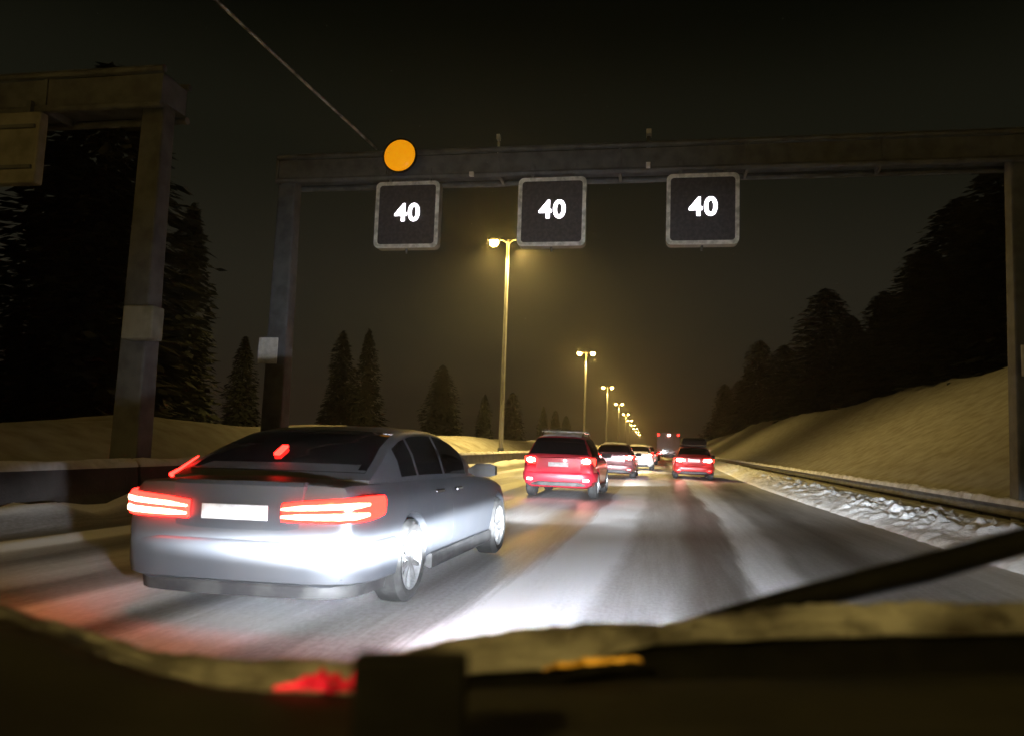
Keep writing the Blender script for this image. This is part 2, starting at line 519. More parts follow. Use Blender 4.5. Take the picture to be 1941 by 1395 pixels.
ga = gantry('sign_gantry', 'grey steel gantry spanning the lanes with three lit speed signs', 18.0, -9.62, 7.85, 7.80, 8.42, (-9.42, 7.80))
for px in (-9.58, 7.86):
    MB().box((px, -0.30, 3.42), (0.52, 0.03, 0.66)).build('marker_plate', M['plate_white'], ga, bevel=0.01)
MB().tube([(-0.22, -0.2, 7.9), (-0.22, -0.2, 8.75)], 0.05, 8).build('camera_mast', M['steel'], ga, 40)
MB().box((-0.22, -0.25, 8.72), (0.12, 0.3, 0.12)).build('traffic_camera', M['frame_grey'], ga, bevel=0.01)
MB().box((-0.22, -0.47, 7.86), (0.1, 0.12, 0.12)).build('traffic_camera', M['frame_grey'], ga, bevel=0.01)
MB().tube([(-3.9, 0, 8.45), (-3.9, 0, 8.85)], 0.03, 6).box((-3.9, -0.05, 8.85), (0.08, 0.15, 0.12)).build('detector', M['frame_grey'], ga)
MB().box((-4.45, -0.45, 7.78), (0.10, 0.10, 0.10)).build('sensor', M['plate_white'], ga)

gl = gantry('median_gantry', 'tall grey gantry at the far left with post in the median', 12.8, -22.0, -9.20, 7.45, 8.14, (-9.55,), 5, 0.8)
MB().box((-9.28, -0.32, 3.27), (0.62, 0.34, 0.62)).build('control_box', M['sign_back'], gl, bevel=0.03)


def rounded_rect(w, h, r, n=5):
    pts = []
    for cx, cz, a0 in ((w / 2 - r, h / 2 - r, 0), (-w / 2 + r, h / 2 - r, 90), (-w / 2 + r, -h / 2 + r, 180), (w / 2 - r, -h / 2 + r, 270)):
        for k in range(n + 1):
            a = R(a0 + 90 * k / n); pts.append((cx + r * math.cos(a), cz + r * math.sin(a)))
    return pts


def text_mesh(txt, size, depth):
    cu = bpy.data.curves.new('txt', 'FONT')
    cu.body = txt; cu.size = size; cu.extrude = depth; cu.align_x = 'CENTER'; cu.align_y = 'CENTER'; cu.offset = size * 0.022
    cu.space_character = 1.06
    ob = bpy.data.objects.new('txt', cu); COL.objects.link(ob)
    dg = bpy.context.evaluated_depsgraph_get()
    me = bpy.data.meshes.new_from_object(ob.evaluated_get(dg))
    bpy.data.objects.remove(ob); bpy.data.curves.remove(cu)
    return me


digits = {}
for ch in '40':
    digits[ch] = text_mesh(ch, 0.60, 0.006); digits[ch].materials.clear(); digits[ch].materials.append(M['digit'])


def speed_sign(x, zc, label, w=1.62, h=1.66):
    s = empty('speed_sign', (x, 17.5, zc), label=label, cat='speed sign', group='lit speed signs on the gantry')
    rr_ = rounded_rect(w, h, 0.13)
    b = MB(); b.rings([[(px, yy, pz) for px, pz in rr_] for yy in (0.0, 0.26)], True, True)
    b.build('housing', M['sign_back'], s, 30)
    inner = rounded_rect(w - 0.18, h - 0.18, 0.08)
    f = MB(); f.rings([[(px, 0, pz) for px, pz in rr_], [(px, -0.03, pz) for px, pz in rr_], [(px, -0.03, pz) for px, pz in inner], [(px, 0, pz) for px, pz in inner]], True, False)
    f.build('frame', M['frame_grey'], s, 30)
    f = MB(); f.rings([[(px, -0.004, pz) for px, pz in inner], [(px, -0.010, pz) for px, pz in inner]], True, True)
    face = f.build('face', M['sign_face'], s)
    for k, ch in enumerate('40'):
        d = link(bpy.data.objects.new('digit', digits[ch]), face)
        d.location = (-0.15 + 0.33 * k, -0.018, 0.03); d.rotation_euler = (R(90), 0, 0)
    for sx in (-0.5, 0.5):
        MB().box((sx, 0.16, h / 2 + 0.17), (0.08, 0.10, 0.40)).build('bracket', M['steel'], s)
    MB().tube([(0, 0.1, -h / 2), (0, 0.1, -h / 2 - 0.12)], 0.03, 8).build('sensor', M['steel'], s, 40)
    return s


speed_sign(-6.03, 6.79, 'lit 40 speed sign over the left lane, below the amber beacon')
speed_sign(-2.45, 6.79, 'lit 40 speed sign over the middle lane, beside the nearest street lamp')
speed_sign(1.02, 6.78, 'lit 40 speed sign over the right lane, rightmost of the three')

bc = empty('amber_beacon', (-6.22, 17.35, 8.22), label='round amber warning beacon glowing on the gantry above the left speed sign', cat='beacon')
MB().lathe([(0.02, 0.05), (0.0, 0.43), (-0.05, 0.44), (-0.06, 0.40)], 28, 'y').build('bezel', M['black'], bc, 40)
MB().lathe([(-0.04, 0.40), (-0.09, 0.36), (-0.13, 0.26), (-0.15, 0.13), (-0.155, 0.002)], 28, 'y').build('lens', M['amber'], bc, 60)
MB().lathe([(0.02, 0.05), (0.3, 0.05)], 10, 'y').build('mount', M['steel'], bc, 40)

ms = empty('motorway_sign', (-12.35, 12.3, 6.62), label='back of a dim rectangular sign hanging from the median gantry', cat='sign')
MB().box((0, 0, 0), (1.45, 0.22, 1.42)).build('back_panel', M['sign_back'], ms, bevel=0.04)
for sx in (-0.4, 0.4):
    MB().box((sx, -0.02, 0.80), (0.09, 0.09, 0.30)).build('bracket', M['steel'], ms)
for sz in (-0.4, 0.4):
    MB().box((0, -0.13, sz), (1.3, 0.06, 0.07)).build('stiffener', M['steel'], ms)

cb = MB()
A, B = Vector((-7.1, 18.0, 8.70)), Vector((-9.2, -20.9, 8.9))
pts = []
for k in range(25):
    t = k / 24; p = A.lerp(B, t); p.z -= 0.5 * 4 * t * (1 - t) * 0.25; pts.append(p)
cb.tube(pts, 0.035, 6)
tag(cb.build('overhead_cable', M['cable'], None, 60), 'thin overhead cable running up from the amber beacon to the upper left', 'cable')


# ------------------------------------------------------------------ street lamps
def street_lamp():
    s = empty('street_lamp')
    H = 14.0
    MB().tube([(0, 0, -0.5), (0, 0, 0.02), (0, 0, H * 0.5), (0, 0, H)], [0.15, 0.15, 0.12, 0.085], 12).build('pole', M['pole'], s, 40)
    MB().tube([(0, 0, 0.0), (0, 0, 0.9)], [0.22, 0.20], 12).build('base_sleeve', M['steel'], s, 40)
    for sx in (-1, 1):
        MB().tube([(0, 0, H - 0.25), (sx * 0.3, 0, H - 0.02), (sx * 0.62, 0, H + 0.04)], 0.045, 8).build('arm', M['pole'], s, 40)
        h = MB()
        rings = []
        for x, w, z0, z1 in ((0.5, 0.06, -0.02, 0.09), (0.62, 0.15, -0.05, 0.15), (0.95, 0.19, -0.05, 0.17), (1.2, 0.15, -0.04, 0.12), (1.3, 0.05, -0.01, 0.07)):
            rings.append([(sx * x, -w, H + z0), (sx * x, w, H + z0), (sx * x, w * 0.75, H + z1), (sx * x, -w * 0.75, H + z1)])
        h.rings(rings)
        hd = h.build('lamp_head', M['steel'], s, 50)
        le = MB(); rr2 = []
        for k in range(7):
            a = math.pi / 2 * k / 6
            r = math.cos(a) ** 0.7; rr2.append([(sx * 0.92 + 0.30 * max(r, .02) * math.cos(q), 0.24 * max(r, .02) * math.sin(q), H - 0.05 - 0.36 * math.sin(a)) for q in [2 * math.pi * j / 14 for j in range(14)]])
        le.rings(rr2, True, True)
        le.build('lens', M['sodium'], hd, 60)
        ld = bpy.data.lights.new('lamp_light', 'SPOT'); ld.energy = LAMP_W; ld.spot_size = R(150); ld.spot_blend = 0.55; ld.color = SODIUM; ld.shadow_soft_size = 0.12
        lo = bpy.data.objects.new('lamp_light', ld); link(lo, hd); lo.location = (sx * 0.92, 0, H - 0.58); lo.rotation_euler = (0, -sx * R(14), 0)
    return s


lamp0 = street_lamp()
lamps = [(46.6, -9.25, 'nearest street lamp, tall double headed post rising behind the middle speed sign'),
         (105, -9.3, 'second street lamp from the viewer, two glowing heads above the red car'),
         (166, -9.9, 'third street lamp along the median, two small glowing heads'),
         (230, -10.2, 'fourth street lamp along the median, counted from the viewer'),
         (300, -10.6, 'fifth street lamp along the median, counted from the viewer'),
         (370, -11.2, 'sixth street lamp along the median, counted from the viewer'),
         (445, -11.6, 'seventh street lamp along the median, counted from the viewer'),
         (530, -12.2, 'eighth street lamp along the median, counted from the viewer'),
         (640, -12.8, 'ninth street lamp along the median, counted from the viewer'),
         (780, -13.6, 'tenth and farthest street lamp in the median row'),
         (-21, -9.2, 'street lamp beside the viewer, behind the camera')]
for k, (y, x, lab) in enumerate(lamps):
    o = lamp0 if k == 0 else copy_tree(lamp0)
    o.location = (x, y, 0.0 if y < 0 else 0.1)
    tag(o, lab, 'street lamp', 'double headed street lamps along the median')


# ------------------------------------------------------------------ cars
def interp(tab, y, c):
    return float(np.interp(y, [r[0] for r in tab], [r[c] for r in tab]))


class Shell:
    """Lower body and greenhouse as lofted sections; y forward from the rear axle"""

    def __init__(self, sp):
        self.sp = sp
        g = sp['roof']
        self.hmax = max(z for _, z in g)

    def body(self, y):
        st = self.sp['body']
        w, zb, zs, zd = (interp(st, y, c) for c in (1, 2, 3, 4))
        hh = zs - zb
        return [(0, zb), (w * 0.78, zb), (w * 0.95, zb + 0.10 * hh), (w * 0.99, zb + 0.32 * hh), (w, zb + 0.55 * hh), (w * 0.985, zb + 0.78 * hh), (w * 0.95, zb + 0.93 * hh),
                (w * 0.90, zs), (w * 0.6, zs + (zd - zs) * 0.7), (0, zd)]

    def top(self, y):
        return float(np.interp(y, [p[0] for p in self.sp['roof']], [p[1] for p in self.sp['roof']]))

    def green(self, y):
        sp = self.sp
        zb = interp(sp['belt'], y, 2); wb = interp(sp['belt'], y, 1)
        zt = max(self.top(y), zb + 0.01)
        H = zt - zb
        f = min(1, H / (self.hmax - zb))
        wr = wb - (wb - sp['roof_w']) * f ** 0.9
        return [(wb, zb - 0.05), (wb - 0.01, zb), (wb - (wb - wr) * 0.50, zb + 0.52 * H), (wr, zb + 0.88 * H), (wr - 0.05, zb + 0.96 * H), (wr - 0.14, zt), (wr * 0.5, zt + 0.012 * f), (0, zt + 0.02 * f)]

    def surf(self, fn, y, k, side):
        s = fn(y); i = min(int(k), len(s) - 2); t = k - i
        return Vector((side * (s[i][0] * (1 - t) + s[i + 1][0] * t), y, s[i][1] * (1 - t) + s[i + 1][1] * t))

    def loft(self, fn, ys, name, mat_, parent, under=False):
        rings = []
        for y in ys:
            s = fn(y)
            rings.append([(x, y, z) for x, z in s] + [(-x, y, z) for x, z in reversed(s) if x > 1e-6])
        m = MB(); m.rings(rings, True, True)
        return m.build(name, mat_, parent, 38)

    def patch(self, fn, y0, y1, k0, k1, side, name, mat_, parent, off=0.006, ny=8, nk=6, full=False):
        """slab standing proud of the surface; y0/y1 may be functions of the k fraction"""
        def P(i, j):
            u = j / nk
            if full:
                q = -1 + 2 * u; k = k1 - abs(q) * (k1 - k0); sd = 1 if q >= 0 else -1
                fr = abs(q)
            else:
                k = k0 + (k1 - k0) * u; sd = side; fr = u
            a = y0(fr) if callable(y0) else y0
            b = y1(fr) if callable(y1) else y1
            y = a + (b - a) * i / ny
            p = self.surf(fn, y, k, sd)
            e = 0.01
            du = self.surf(fn, y + e, k, sd) - self.surf(fn, y - e, k, sd)
            kk = min(max(k, 0.02), len(fn(y)) - 1.02)
            dk = self.surf(fn, y, kk + .01, sd) - self.surf(fn, y, kk - .01, sd)
            nrm = du.cross(dk)
            if nrm.length < 1e-9: nrm = Vector((0, 0, 1))
            nrm.normalize()
            c = Vector((0, y, 0.8 if fn == self.body else 1.1))
            if nrm.dot(p - c) < 0: nrm = -nrm
            return p, nrm
        g = [[P(i, j) for j in range(nk + 1)] for i in range(ny + 1)]
        outer = [[p + n * off for p, n in row] for row in g]
        inner = [[p - n * 0.006 for p, n in row] for row in g]
        m = MB()
        W_ = nk + 1
        vs = [p for row in outer for p in row]
        fs = [(i * W_ + j, (i + 1) * W_ + j, (i + 1) * W_ + j + 1, i * W_ + j + 1) for i in range(ny) for j in range(nk)]
        base = len(vs)
        loop = [(0, j) for j in range(nk + 1)] + [(i, nk) for i in range(1, ny + 1)] + [(ny, j) for j in range(nk - 1, -1, -1)] + [(i, 0) for i in range(ny - 1, 0, -1)]
        vs += [inner[i][j] for i, j in loop]
        for q in range(len(loop)):
            a = loop[q]; b = loop[(q + 1) % len(loop)]
            fs.append((a[0] * W_ + a[1], b[0] * W_ + b[1], base + (q + 1) % len(loop), base + q))
        m.add(vs, fs)
        return m.build(name, mat_, parent, 38)


def cut_arches(o, axles, r, w):
    cut = MB()
    for ya in axles:
        for s in (-1, 1):
            cut.lathe([(s * (w - 0.26), 0.001), (s * (w - 0.26), r), (s * (w + 0.2), r), (s * (w + 0.2), 0.001)], 28, 'x', (0, ya, r * 0.93))
    me = cut.mesh('cut')
    bm = bmesh.new(); bm.from_mesh(me)
    bmesh.ops.remove_doubles(bm, verts=bm.verts, dist=0.004)
    bmesh.ops.holes_fill(bm, edges=bm.edges)
    bmesh.ops.recalc_face_normals(bm, faces=bm.faces)
    bm.to_mesh(me); bm.free()
    co = bpy.data.objects.new('cut', me); COL.objects.link(co)
    co.parent = o.parent
    md = o.modifiers.new('b', 'BOOLEAN'); md.object = co; md.operation = 'DIFFERENCE'; md.solver = 'EXACT'
    bpy.context.view_layer.update()
    dg = bpy.context.evaluated_depsgraph_get()
    new = bpy.data.meshes.new_from_object(o.evaluated_get(dg))
    o.modifiers.clear()
    mats = [m for m in o.data.materials]
    o.data = new
    if not new.materials:
        for m in mats: new.materials.append(m)
    bpy.data.objects.remove(co)


_wheel = {}


def wheel(parent, x, y, r, side, tw=0.23):
    key = (round(r, 3), side, tw)
    if key not in _wheel:
        t = MB(); rr_ = r * 0.70
        t.lathe([(-tw / 2, rr_), (-tw / 2 - 0.008, r * 0.86), (-tw / 2 + 0.03, r * 0.985), (0, r), (tw / 2 - 0.03, r * 0.985), (tw / 2 + 0.008, r * 0.86), (tw / 2, rr_), (-tw / 2, rr_)], 32, 'x')
        tm = t.mesh('tyre', 40); tm.materials.append(M['rubber'])
        q = MB(); s = side
        q.lathe([(s * tw * 0.48, rr_), (s * tw * 0.5, rr_ * 0.93), (s * tw * 0.30, rr_ * 0.90), (-s * tw * 0.2, rr_ * 0.88)], 32, 'x')
        q.lathe([(s * tw * 0.44, 0.001), (s * tw * 0.44, rr_ * 0.16), (s * tw * 0.30, rr_ * 0.22)], 16, 'x')
        for k in range(10):
            a = 2 * math.pi * k / 10
            m3 = Matrix.Rotation(a, 3, 'X')
            q.box(m3 @ Vector((s * tw * 0.40, 0, rr_ * 0.54)), (0.022, 0.030, rr_ * 0.80), m3)
        rm = q.mesh('rim', 40); rm.materials.append(M['rim'])
        d = MB(); d.lathe([(s * tw * 0.1, 0.001), (s * tw * 0.1, rr_ * 0.88)], 24, 'x')
        dm = d.mesh('brake_disc', 40); dm.materials.append(M['liner'])
        _wheel[key] = (tm, rm, dm)
    tm, rm, dm = _wheel[key]
    w = link(bpy.data.objects.new('wheel', tm), parent); w.location = (x, y, r)
    link(bpy.data.objects.new('rim', rm), w)
    link(bpy.data.objects.new('brake_disc', dm), w)
    return w


def spot(parent, loc, power, pitch, half_v, wide, color, blend=0.7, size=0.05):
    d = bpy.data.lights.new('headlight_beam', 'SPOT')
    d.energy = power; d.color = color; d.spot_size = 2 * R(half_v); d.spot_blend = blend; d.shadow_soft_size = size
    o = bpy.data.objects.new('headlight_beam', d); link(o, parent)
    o.location = loc; o.rotation_euler = (R(90 - pitch), 0, 0); o.scale = (wide, 1, 1)
    return o


def car(name, label, sp, loc, yaw, paint_m, beams=True, roll=0.0, group=None, cat='car', beam_w=2600):
    """yaw: degrees to the right of the road axis"""
    c = empty(name, loc, (0, R(roll), -R(yaw)), label, cat, group)
    S = Shell(sp)
    y0, y1 = sp['body'][0][0], sp['body'][-1][0]
    ys = sorted(set([r[0] for r in sp['body']] + list(np.linspace(y0, y1, 34))))
    bd = S.loft(S.body, ys, 'body', paint_m, c)
    r = sp['wheel_r']; hw = max(q[1] for q in sp['body'])
    cut_arches(bd, (0, sp['wb']), r * 1.13, hw)
    gys = sorted(set([p[0] for p in sp['roof']] + list(np.linspace(sp['roof'][0][0], sp['roof'][-1][0], 36))))
    cab = S.loft(S.green, gys, 'cabin', paint_m, c)
    for ya in (0, sp['wb']):
        for s in (-1, 1):
            wheel(c, s * (hw - 0.125), ya, r, s)
    for s in (-1, 1):
        for a, b in sp['doors']:
            S.patch(S.body, a, b, 2.4, 6.9, s, 'door', paint_m, c, 0.0008, 10, 8)
        for a, b in sp['handles']:
            p = S.surf(S.body, (a + b) / 2, 5.6, s)
            MB().box((p.x + s * 0.022, p.y, p.z), (0.03, 0.2, 0.028)).build('door_handle', M['chrome'] if sp.get('chrome') else paint_m, c, bevel=0.008)
        for w0, w1 in sp['side_windows']:
            S.patch(S.green, w0, w1, 1.12, 2.92, s, 'side_window', M['glass'], c, 0.004, 8, 5)
        my = sp['mirror_y']; mz = interp(sp['belt'], my, 2) + 0.05; mx = interp(sp['belt'], my, 1)
        mm = MB(); mm.rings([[(s * (mx + q), my + a * 0.5 * e, mz + b * e) for a, b in ((-.12, -.06), (.12, -.05), (.10, .07), (-.12, .08))] for q, e in ((0.0, .3), (0.06, .7), (0.10, 1.0), (0.24, 1.0), (0.29, 0.7))])
        mm.build('mirror', M['trim'], c, 60)
        path = [(s * hw * 0.99, sp['wb'] - 0.45), (s * hw * 0.995, 0.45)]
        if s > 0: path.reverse()
        MB().sweep(path, [(0, .2), (-s * 0 + 0.012, .22), (0.012, .31), (0, .33), (-.05, .3), (-.05, .22)]).build('sill', M['trim'], c)
    a, b, k = sp['rear_window']
    S.patch(S.green, a, b, k, 6.999, 1, 'rear_window', M['glass'], c, 0.005, 10, 12, full=True)
    a, b, k = sp['windscreen']
    S.patch(S.green, a, b, k, 6.999, 1, 'windscreen', M['glass'], c, 0.005, 8, 10, full=True)
    # bumper: swept round the rear
    bp = sp['bumper_path']
    full = [(-x, y) for x, y in bp][::-1]
    full = [(x, y) for x, y in bp][::-1] + [(-x, y) for x, y in bp]
    # path must run so that 'out' points rearwards (right-hand side of travel): from left (-x) ... travel +x gives out = -y
    full = sorted(full, key=lambda q: 0)
    path = [(-x, y) for x, y in bp[::-1]] + [(x, y) for x, y in bp]
    z0, z1 = sp['bumper_z']; h = z1 - z0
    MB().sweep(path, [(-.05, z0), (.0, z0), (.03, z0 + .05 * h), (.045, z0 + .3 * h), (.05, z0 + .75 * h), (.035, z0 + .93 * h), (.01, z1), (-.05, z1)]).build('rear_bumper', sp.get('bumper_mat', paint_m), c, 45)
    lp = [(x * 0.93, y + 0.02) for x, y in path]
    MB().sweep(lp, [(-.05, z0 - .11), (.0, z0 - .10), (.012, z0 - .02), (0, z0 - .004), (-.05, z0 - .004)]).build('rear_valance', M['trim'], c, 45)
    for s in (-1, 1) if sp is not SEDAN else ():
        MB().lathe([(-0.06, 0.036), (0.10, 0.036), (0.10, 0.030), (-0.06, 0.030)], 12, 'y', (s * 0.52, sp['bumper_path'][0][1] - 0.05, z0 - 0.06)).build('exhaust', M['chrome'], c, 50)
    # tailgate / boot lid panel
    if 'lid' in sp:
        lw, lz0, lz1, ly0, ly1 = sp['lid']
        m = MB(); m.rings([[(-lw * e, yy + 0.03, z), (-lw * e * .97, yy - .0, z), (-lw * .5, yy - 0.012, z), (0, yy - 0.016, z), (lw * .5, yy - 0.012, z), (lw * e * .97, yy, z), (lw * e, yy + 0.03, z)]
                           for z, yy, e in ((lz0, ly0 + 0.02, .92), (lz0 + .03, ly0, .96), ((lz0 + lz1) / 2, (ly0 + ly1) / 2, 1), (lz1 - .03, ly1 - 0.01, 1.02), (lz1, ly1 + .02, 1.0))], True, True)
        m.build('boot_lid', paint_m, c, 40)
    px, pz, py = sp['plate']
    MB().box((0, py, pz), (0.50, 0.012, 0.105)).build('number_plate', sp.get('plate_mat', M['plate']), c, bevel=0.004)
    # tail lights
    for s in (-1, 1):
        tp = [(s * x, y) for x, y in sp['tail_path']]
        if s < 0: tp = tp[::-1]
        z0, z1 = sp['tail_z']; h = z1 - z0
        n_ = len(sp['tail_path']); tap = sp.get('tail_taper', (0, 0, 0, 0))

        def zz(i_, f_):
            u_ = i_ / (n_ - 1)
            lo_ = z0 + h * (tap[0] * (1 - u_) ** 2 + tap[2] * u_ ** 3); hi_ = z1 - h * (tap[1] * (1 - u_) ** 2 + tap[3] * u_ ** 3)
            return lo_ + (hi_ - lo_) * f_

        def strip(name_, i0_, i1_, prof_, m_, par_):
            P_ = sp['tail_path']; rings_ = []
            for i_ in range(i0_, i1_):
                a_, b_ = P_[max(i_ - 1, 0)], P_[min(i_ + 1, n_ - 1)]
                d_ = Vector((b_[0] - a_[0], b_[1] - a_[1])).normalized(); nx, ny_ = d_.y, -d_.x
                e_ = 1.0 if i0_ == 0 and i1_ == n_ else (0.45 if i_ in (i0_, i1_ - 1) else 1.0)
                fm = sum(f_ for _, f_ in prof_) / len(prof_)
                rings_.append([(s * (P_[i_][0] + nx * o_), P_[i_][1] + ny_ * o_, zz(i_, fm + (f_ - fm) * e_)) for o_, f_ in prof_])
            return MB().rings(rings_, True, True).build(name_, m_, par_, 45)
        tl = strip('tail_light', 0, n_, [(-.03, 0), (.010, 0), (.022, .2), (.024, .8), (.008, 1), (-.03, 1)], sp.get('tail_mat', M['tail_red']), c)
        for f0, f1, i0, i1, mt in sp['tail_bars']:
            strip('light_bar', i0, i1, [(.010, f0), (.026, f0), (.030, (f0 + f1) / 2), (.026, f1), (.010, f1)], M[mt], tl)
        if 'reflector' in sp:
            rx, ry, rz = sp['reflector']
            MB().box((s * rx, ry, rz), (0.14, 0.02, 0.05)).build('reflector', M[sp.get('refl_mat', 'tail_red')], c, bevel=0.005)
    if 'stop' in sp:
        q = sp['stop']
        MB().box(q[0], q[1]).build('stop_lamp', M['tail_red'], c)
    if sp.get('rails'):
        for s in (-1, 1):
            zt = S.hmax + 0.06; x = sp['roof_w'] - 0.08
            MB().tube([(s * x, sp['rails'][0], zt - 0.08), (s * x, sp['rails'][0] + .12, zt), (s * x, sp['rails'][1] - .12, zt), (s * x, sp['rails'][1], zt - 0.08)], 0.02, 8).build('roof_rail', M['chrome'], c, 50)
        for yy in (sp['rails'][0] + 0.35, sp['rails'][1] - 0.35):
            MB().box((0, yy, S.hmax + 0.085), (2 * sp['roof_w'] - 0.02, 0.07, 0.035)).build('roof_bar', M['frame_grey'], c, bevel=0.01)
    if sp.get('roof_snow'):
        a, b = sp['roof_snow']
        def rs(u, v):
            y = a + (b - a) * u; k = 4.6 + (6.999 - 4.6) * (1 - abs(2 * v - 1)); sd = 1 if v > .5 else -1
            p = S.surf(S.green, y, k, sd); e = min(u, 1 - u, v, 1 - v)
            return (p.x, p.y, p.z - 0.01 + 0.045 * min(1, e * 9) * (1 + 0.5 * n2(p.x, p.y, 4, 3)))
        grid_mesh('roof_snow', rs, 26, 21, M['snow'], c)
    # front lights and their beams
    hy = sp['head'][1]
    for s in (-1, 1):
        hl = MB().box((s * sp['head'][0], hy, sp['head'][2]), (0.34, 0.08, 0.13)).build('headlight', M['head_lens'], c, bevel=0.03)
        if beams:
            spot(hl, (s * sp['head'][0], hy + 0.10, sp['head'][2]), beam_w, 5.5, 9, 3.2, (0.92, 0.96, 1.0))
    return c


SEDAN = dict(
    wb=2.97, wheel_r=0.335,
    body=[(-1.06, .74, .34, .60, .60), (-1.03, .80, .28, .66, .66), (-1.015, .83, .26, .90, .91), (-.99, .855, .25, .955, .97), (-.93, .875, .24, .965, .99), (-.8, .90, .23, .965, 1.00), (-.5, .92, .20, .965, 1.01),
          (0, .935, .18, .97, 1.0), (.6, .93, .18, .96, .98), (1.6, .925, .18, .95, .97), (2.3, .925, .18, .93, .99), (2.8, .93, .19, .89, .97), (3.3, .90, .20, .82, .90), (3.6, .84, .22, .74, .80), (3.8, .72, .26, .66, .70), (3.86, .60, .34, .58, .60)],
    belt=[(-.62, .80, .985), (-.3, .83, .985), (.3, .845, .98), (1.2, .845, .965), (2.0, .82, .95), (2.45, .74, .95)],
    roof=[(-.62, .995), (-.40, 1.10), (-.1, 1.245), (.2, 1.345), (.5, 1.395), (.85, 1.412), (1.15, 1.408), (1.4, 1.385), (1.65, 1.325), (2.0, 1.18), (2.45, .96)],
    roof_w=.67, doors=[(0.52, 1.08), (1.12, 2.2)], handles=[(0.60, .8), (1.2, 1.4)], side_windows=[(-.02, .32), (.38, 1.05), (1.12, 1.88)], mirror_y=1.98, chrome=True,
    rear_window=(-.52, .30, 4.2), windscreen=(1.5, 2.36, 4.2),
    bumper_path=[(0, -1.075), (.30, -1.07), (.55, -1.055), (.72, -1.02), (.82, -.95), (.88, -.84), (.905, -.70), (.915, -.42)], bumper_z=(.285, .575),
    lid=(.50, .62, .985, -1.03, -1.02), plate=(0, .765, -1.056),
    tail_path=[(.36, -1.052), (.5, -1.05), (.66, -1.045), (.78, -1.03), (.86, -.985), (.905, -.90), (.930, -.80), (.942, -.70)], tail_z=(.71, .905), tail_mat=M['tail_red'],
    tail_bars=[(.58, .80, 0, 6, 'tail_bar'), (.14, .40, 0, 6, 'tail_bar')], tail_taper=(.0, .35, .25, .05),
    head=(.56, 3.70, .64))

SUV = dict(
    wb=2.66, wheel_r=0.35,
    body=[(-.92, .74, .40, .66, .66), (-.89, .82, .34, .72, .72), (-.87, .85, .30, 1.0, 1.0), (-.84, .87, .28, 1.03, 1.03), (-.5, .90, .25, 1.04, 1.05), (0, .92, .24, 1.04, 1.05), (1.0, .915, .24, 1.02, 1.03), (1.9, .915, .24, 1.01, 1.05),
          (2.4, .92, .25, .98, 1.06), (2.9, .90, .26, .92, 1.0), (3.3, .80, .28, .82, .88), (3.48, .62, .34, .64, .66)],
    belt=[(-.88, .80, 1.03), (0, .84, 1.02), (1.0, .84, 1.01), (1.8, .80, 1.01), (2.15, .74, 1.03)],
    roof=[(-.88, 1.04), (-.80, 1.16), (-.66, 1.40), (-.52, 1.52), (-.3, 1.555), (.3, 1.575), (.9, 1.57), (1.25, 1.53), (1.6, 1.37), (2.15, 1.04)],
    roof_w=.60, doors=[(.45, 1.0), (1.04, 2.0)], handles=[(.5, .7), (1.1, 1.3)], side_windows=[(-.5, .12), (.2, .95), (1.02, 1.7)], mirror_y=1.75,
    rear_window=(-.86, -.56, 3.6), windscreen=(1.3, 2.05, 4.0),
    bumper_path=[(0, -.96), (.3, -.955), (.55, -.94), (.72, -.91), (.81, -.84), (.87, -.72), (.90, -.45)], bumper_z=(.42, .66),
    lid=(.58, .66, 1.03, -.90, -.885), plate=(0, .84, -.925),
    tail_path=[(.58, -.905), (.70, -.895), (.78, -.86), (.835, -.80), (.865, -.70), (.875, -.6)], tail_z=(.84, 1.02), tail_bars=[(.15, .9, 0, 3, 'tail_hot')],
    head=(.64, 3.3, .74), reflector=(.70, -.965, .47), refl_mat='tail_hot', rails=(-.3, 1.2), roof_snow=(-.55, 1.0))

WAGON = dict(SUV)
WAGON.update(
    body=[(-1.0, .72, .36, .62, .62), (-.97, .80, .30, .68, .68), (-.95, .83, .26, .93, .93), (-.92, .85, .25, .97, .97), (-.5, .88, .20, .98, .99), (0, .90, .19, .98, .99), (1.0, .895, .19, .96, .97), (1.9, .895, .19, .95, .98),
          (2.4, .90, .20, .91, .98), (2.9, .88, .21, .84, .92), (3.3, .78, .24, .74, .80), (3.48, .6, .32, .58, .6)],
    belt=[(-.94, .78, .97), (0, .82, .97), (1.0, .82, .955), (1.8, .78, .95), (2.15, .72, .97)],
    roof=[(-.94, .98), (-.82, 1.12), (-.60, 1.33), (-.4, 1.41), (-.1, 1.44), (.3, 1.455), (.9, 1.45), (1.2, 1.42), (1.6, 1.27), (2.15, .98)],
    rear_window=(-.90, -.48, 3.6), bumper_path=[(0, -1.03), (.3, -1.025), (.55, -1.01), (.72, -.97), (.80, -.90), (.86, -.75), (.88, -.45)], bumper_z=(.36, .60),
    lid=(.50, .62, .97, -.985, -.965), plate=(0, .835, -1.005), tail_path=[(.40, -.985), (.55, -.98), (.68, -.965), (.77, -.92), (.825, -.84), (.855, -.72)], tail_z=(.76, .92), tail_bars=[(.12, .9, 0, 4, 'tail_hot')],
    wheel_r=0.32, head=(.62, 3.3, .64), reflector=(.66, -1.04, .40), refl_mat='tail_red', rails=None, roof_snow=None, plate_mat=M['plate_lit'])
HATCH = dict(WAGON); HATCH.update(plate_mat=M['plate'], roof_snow=(-.3, .9), tail_path=[(.52, -.985), (.62, -.975), (.72, -.95), (.79, -.90), (.83, -.82)], tail_z=(.80, .98), tail_bars=[(.1, .9, 0, 4, 'tail_hot')], bumper_mat=None)
HATCH.pop('bumper_mat')

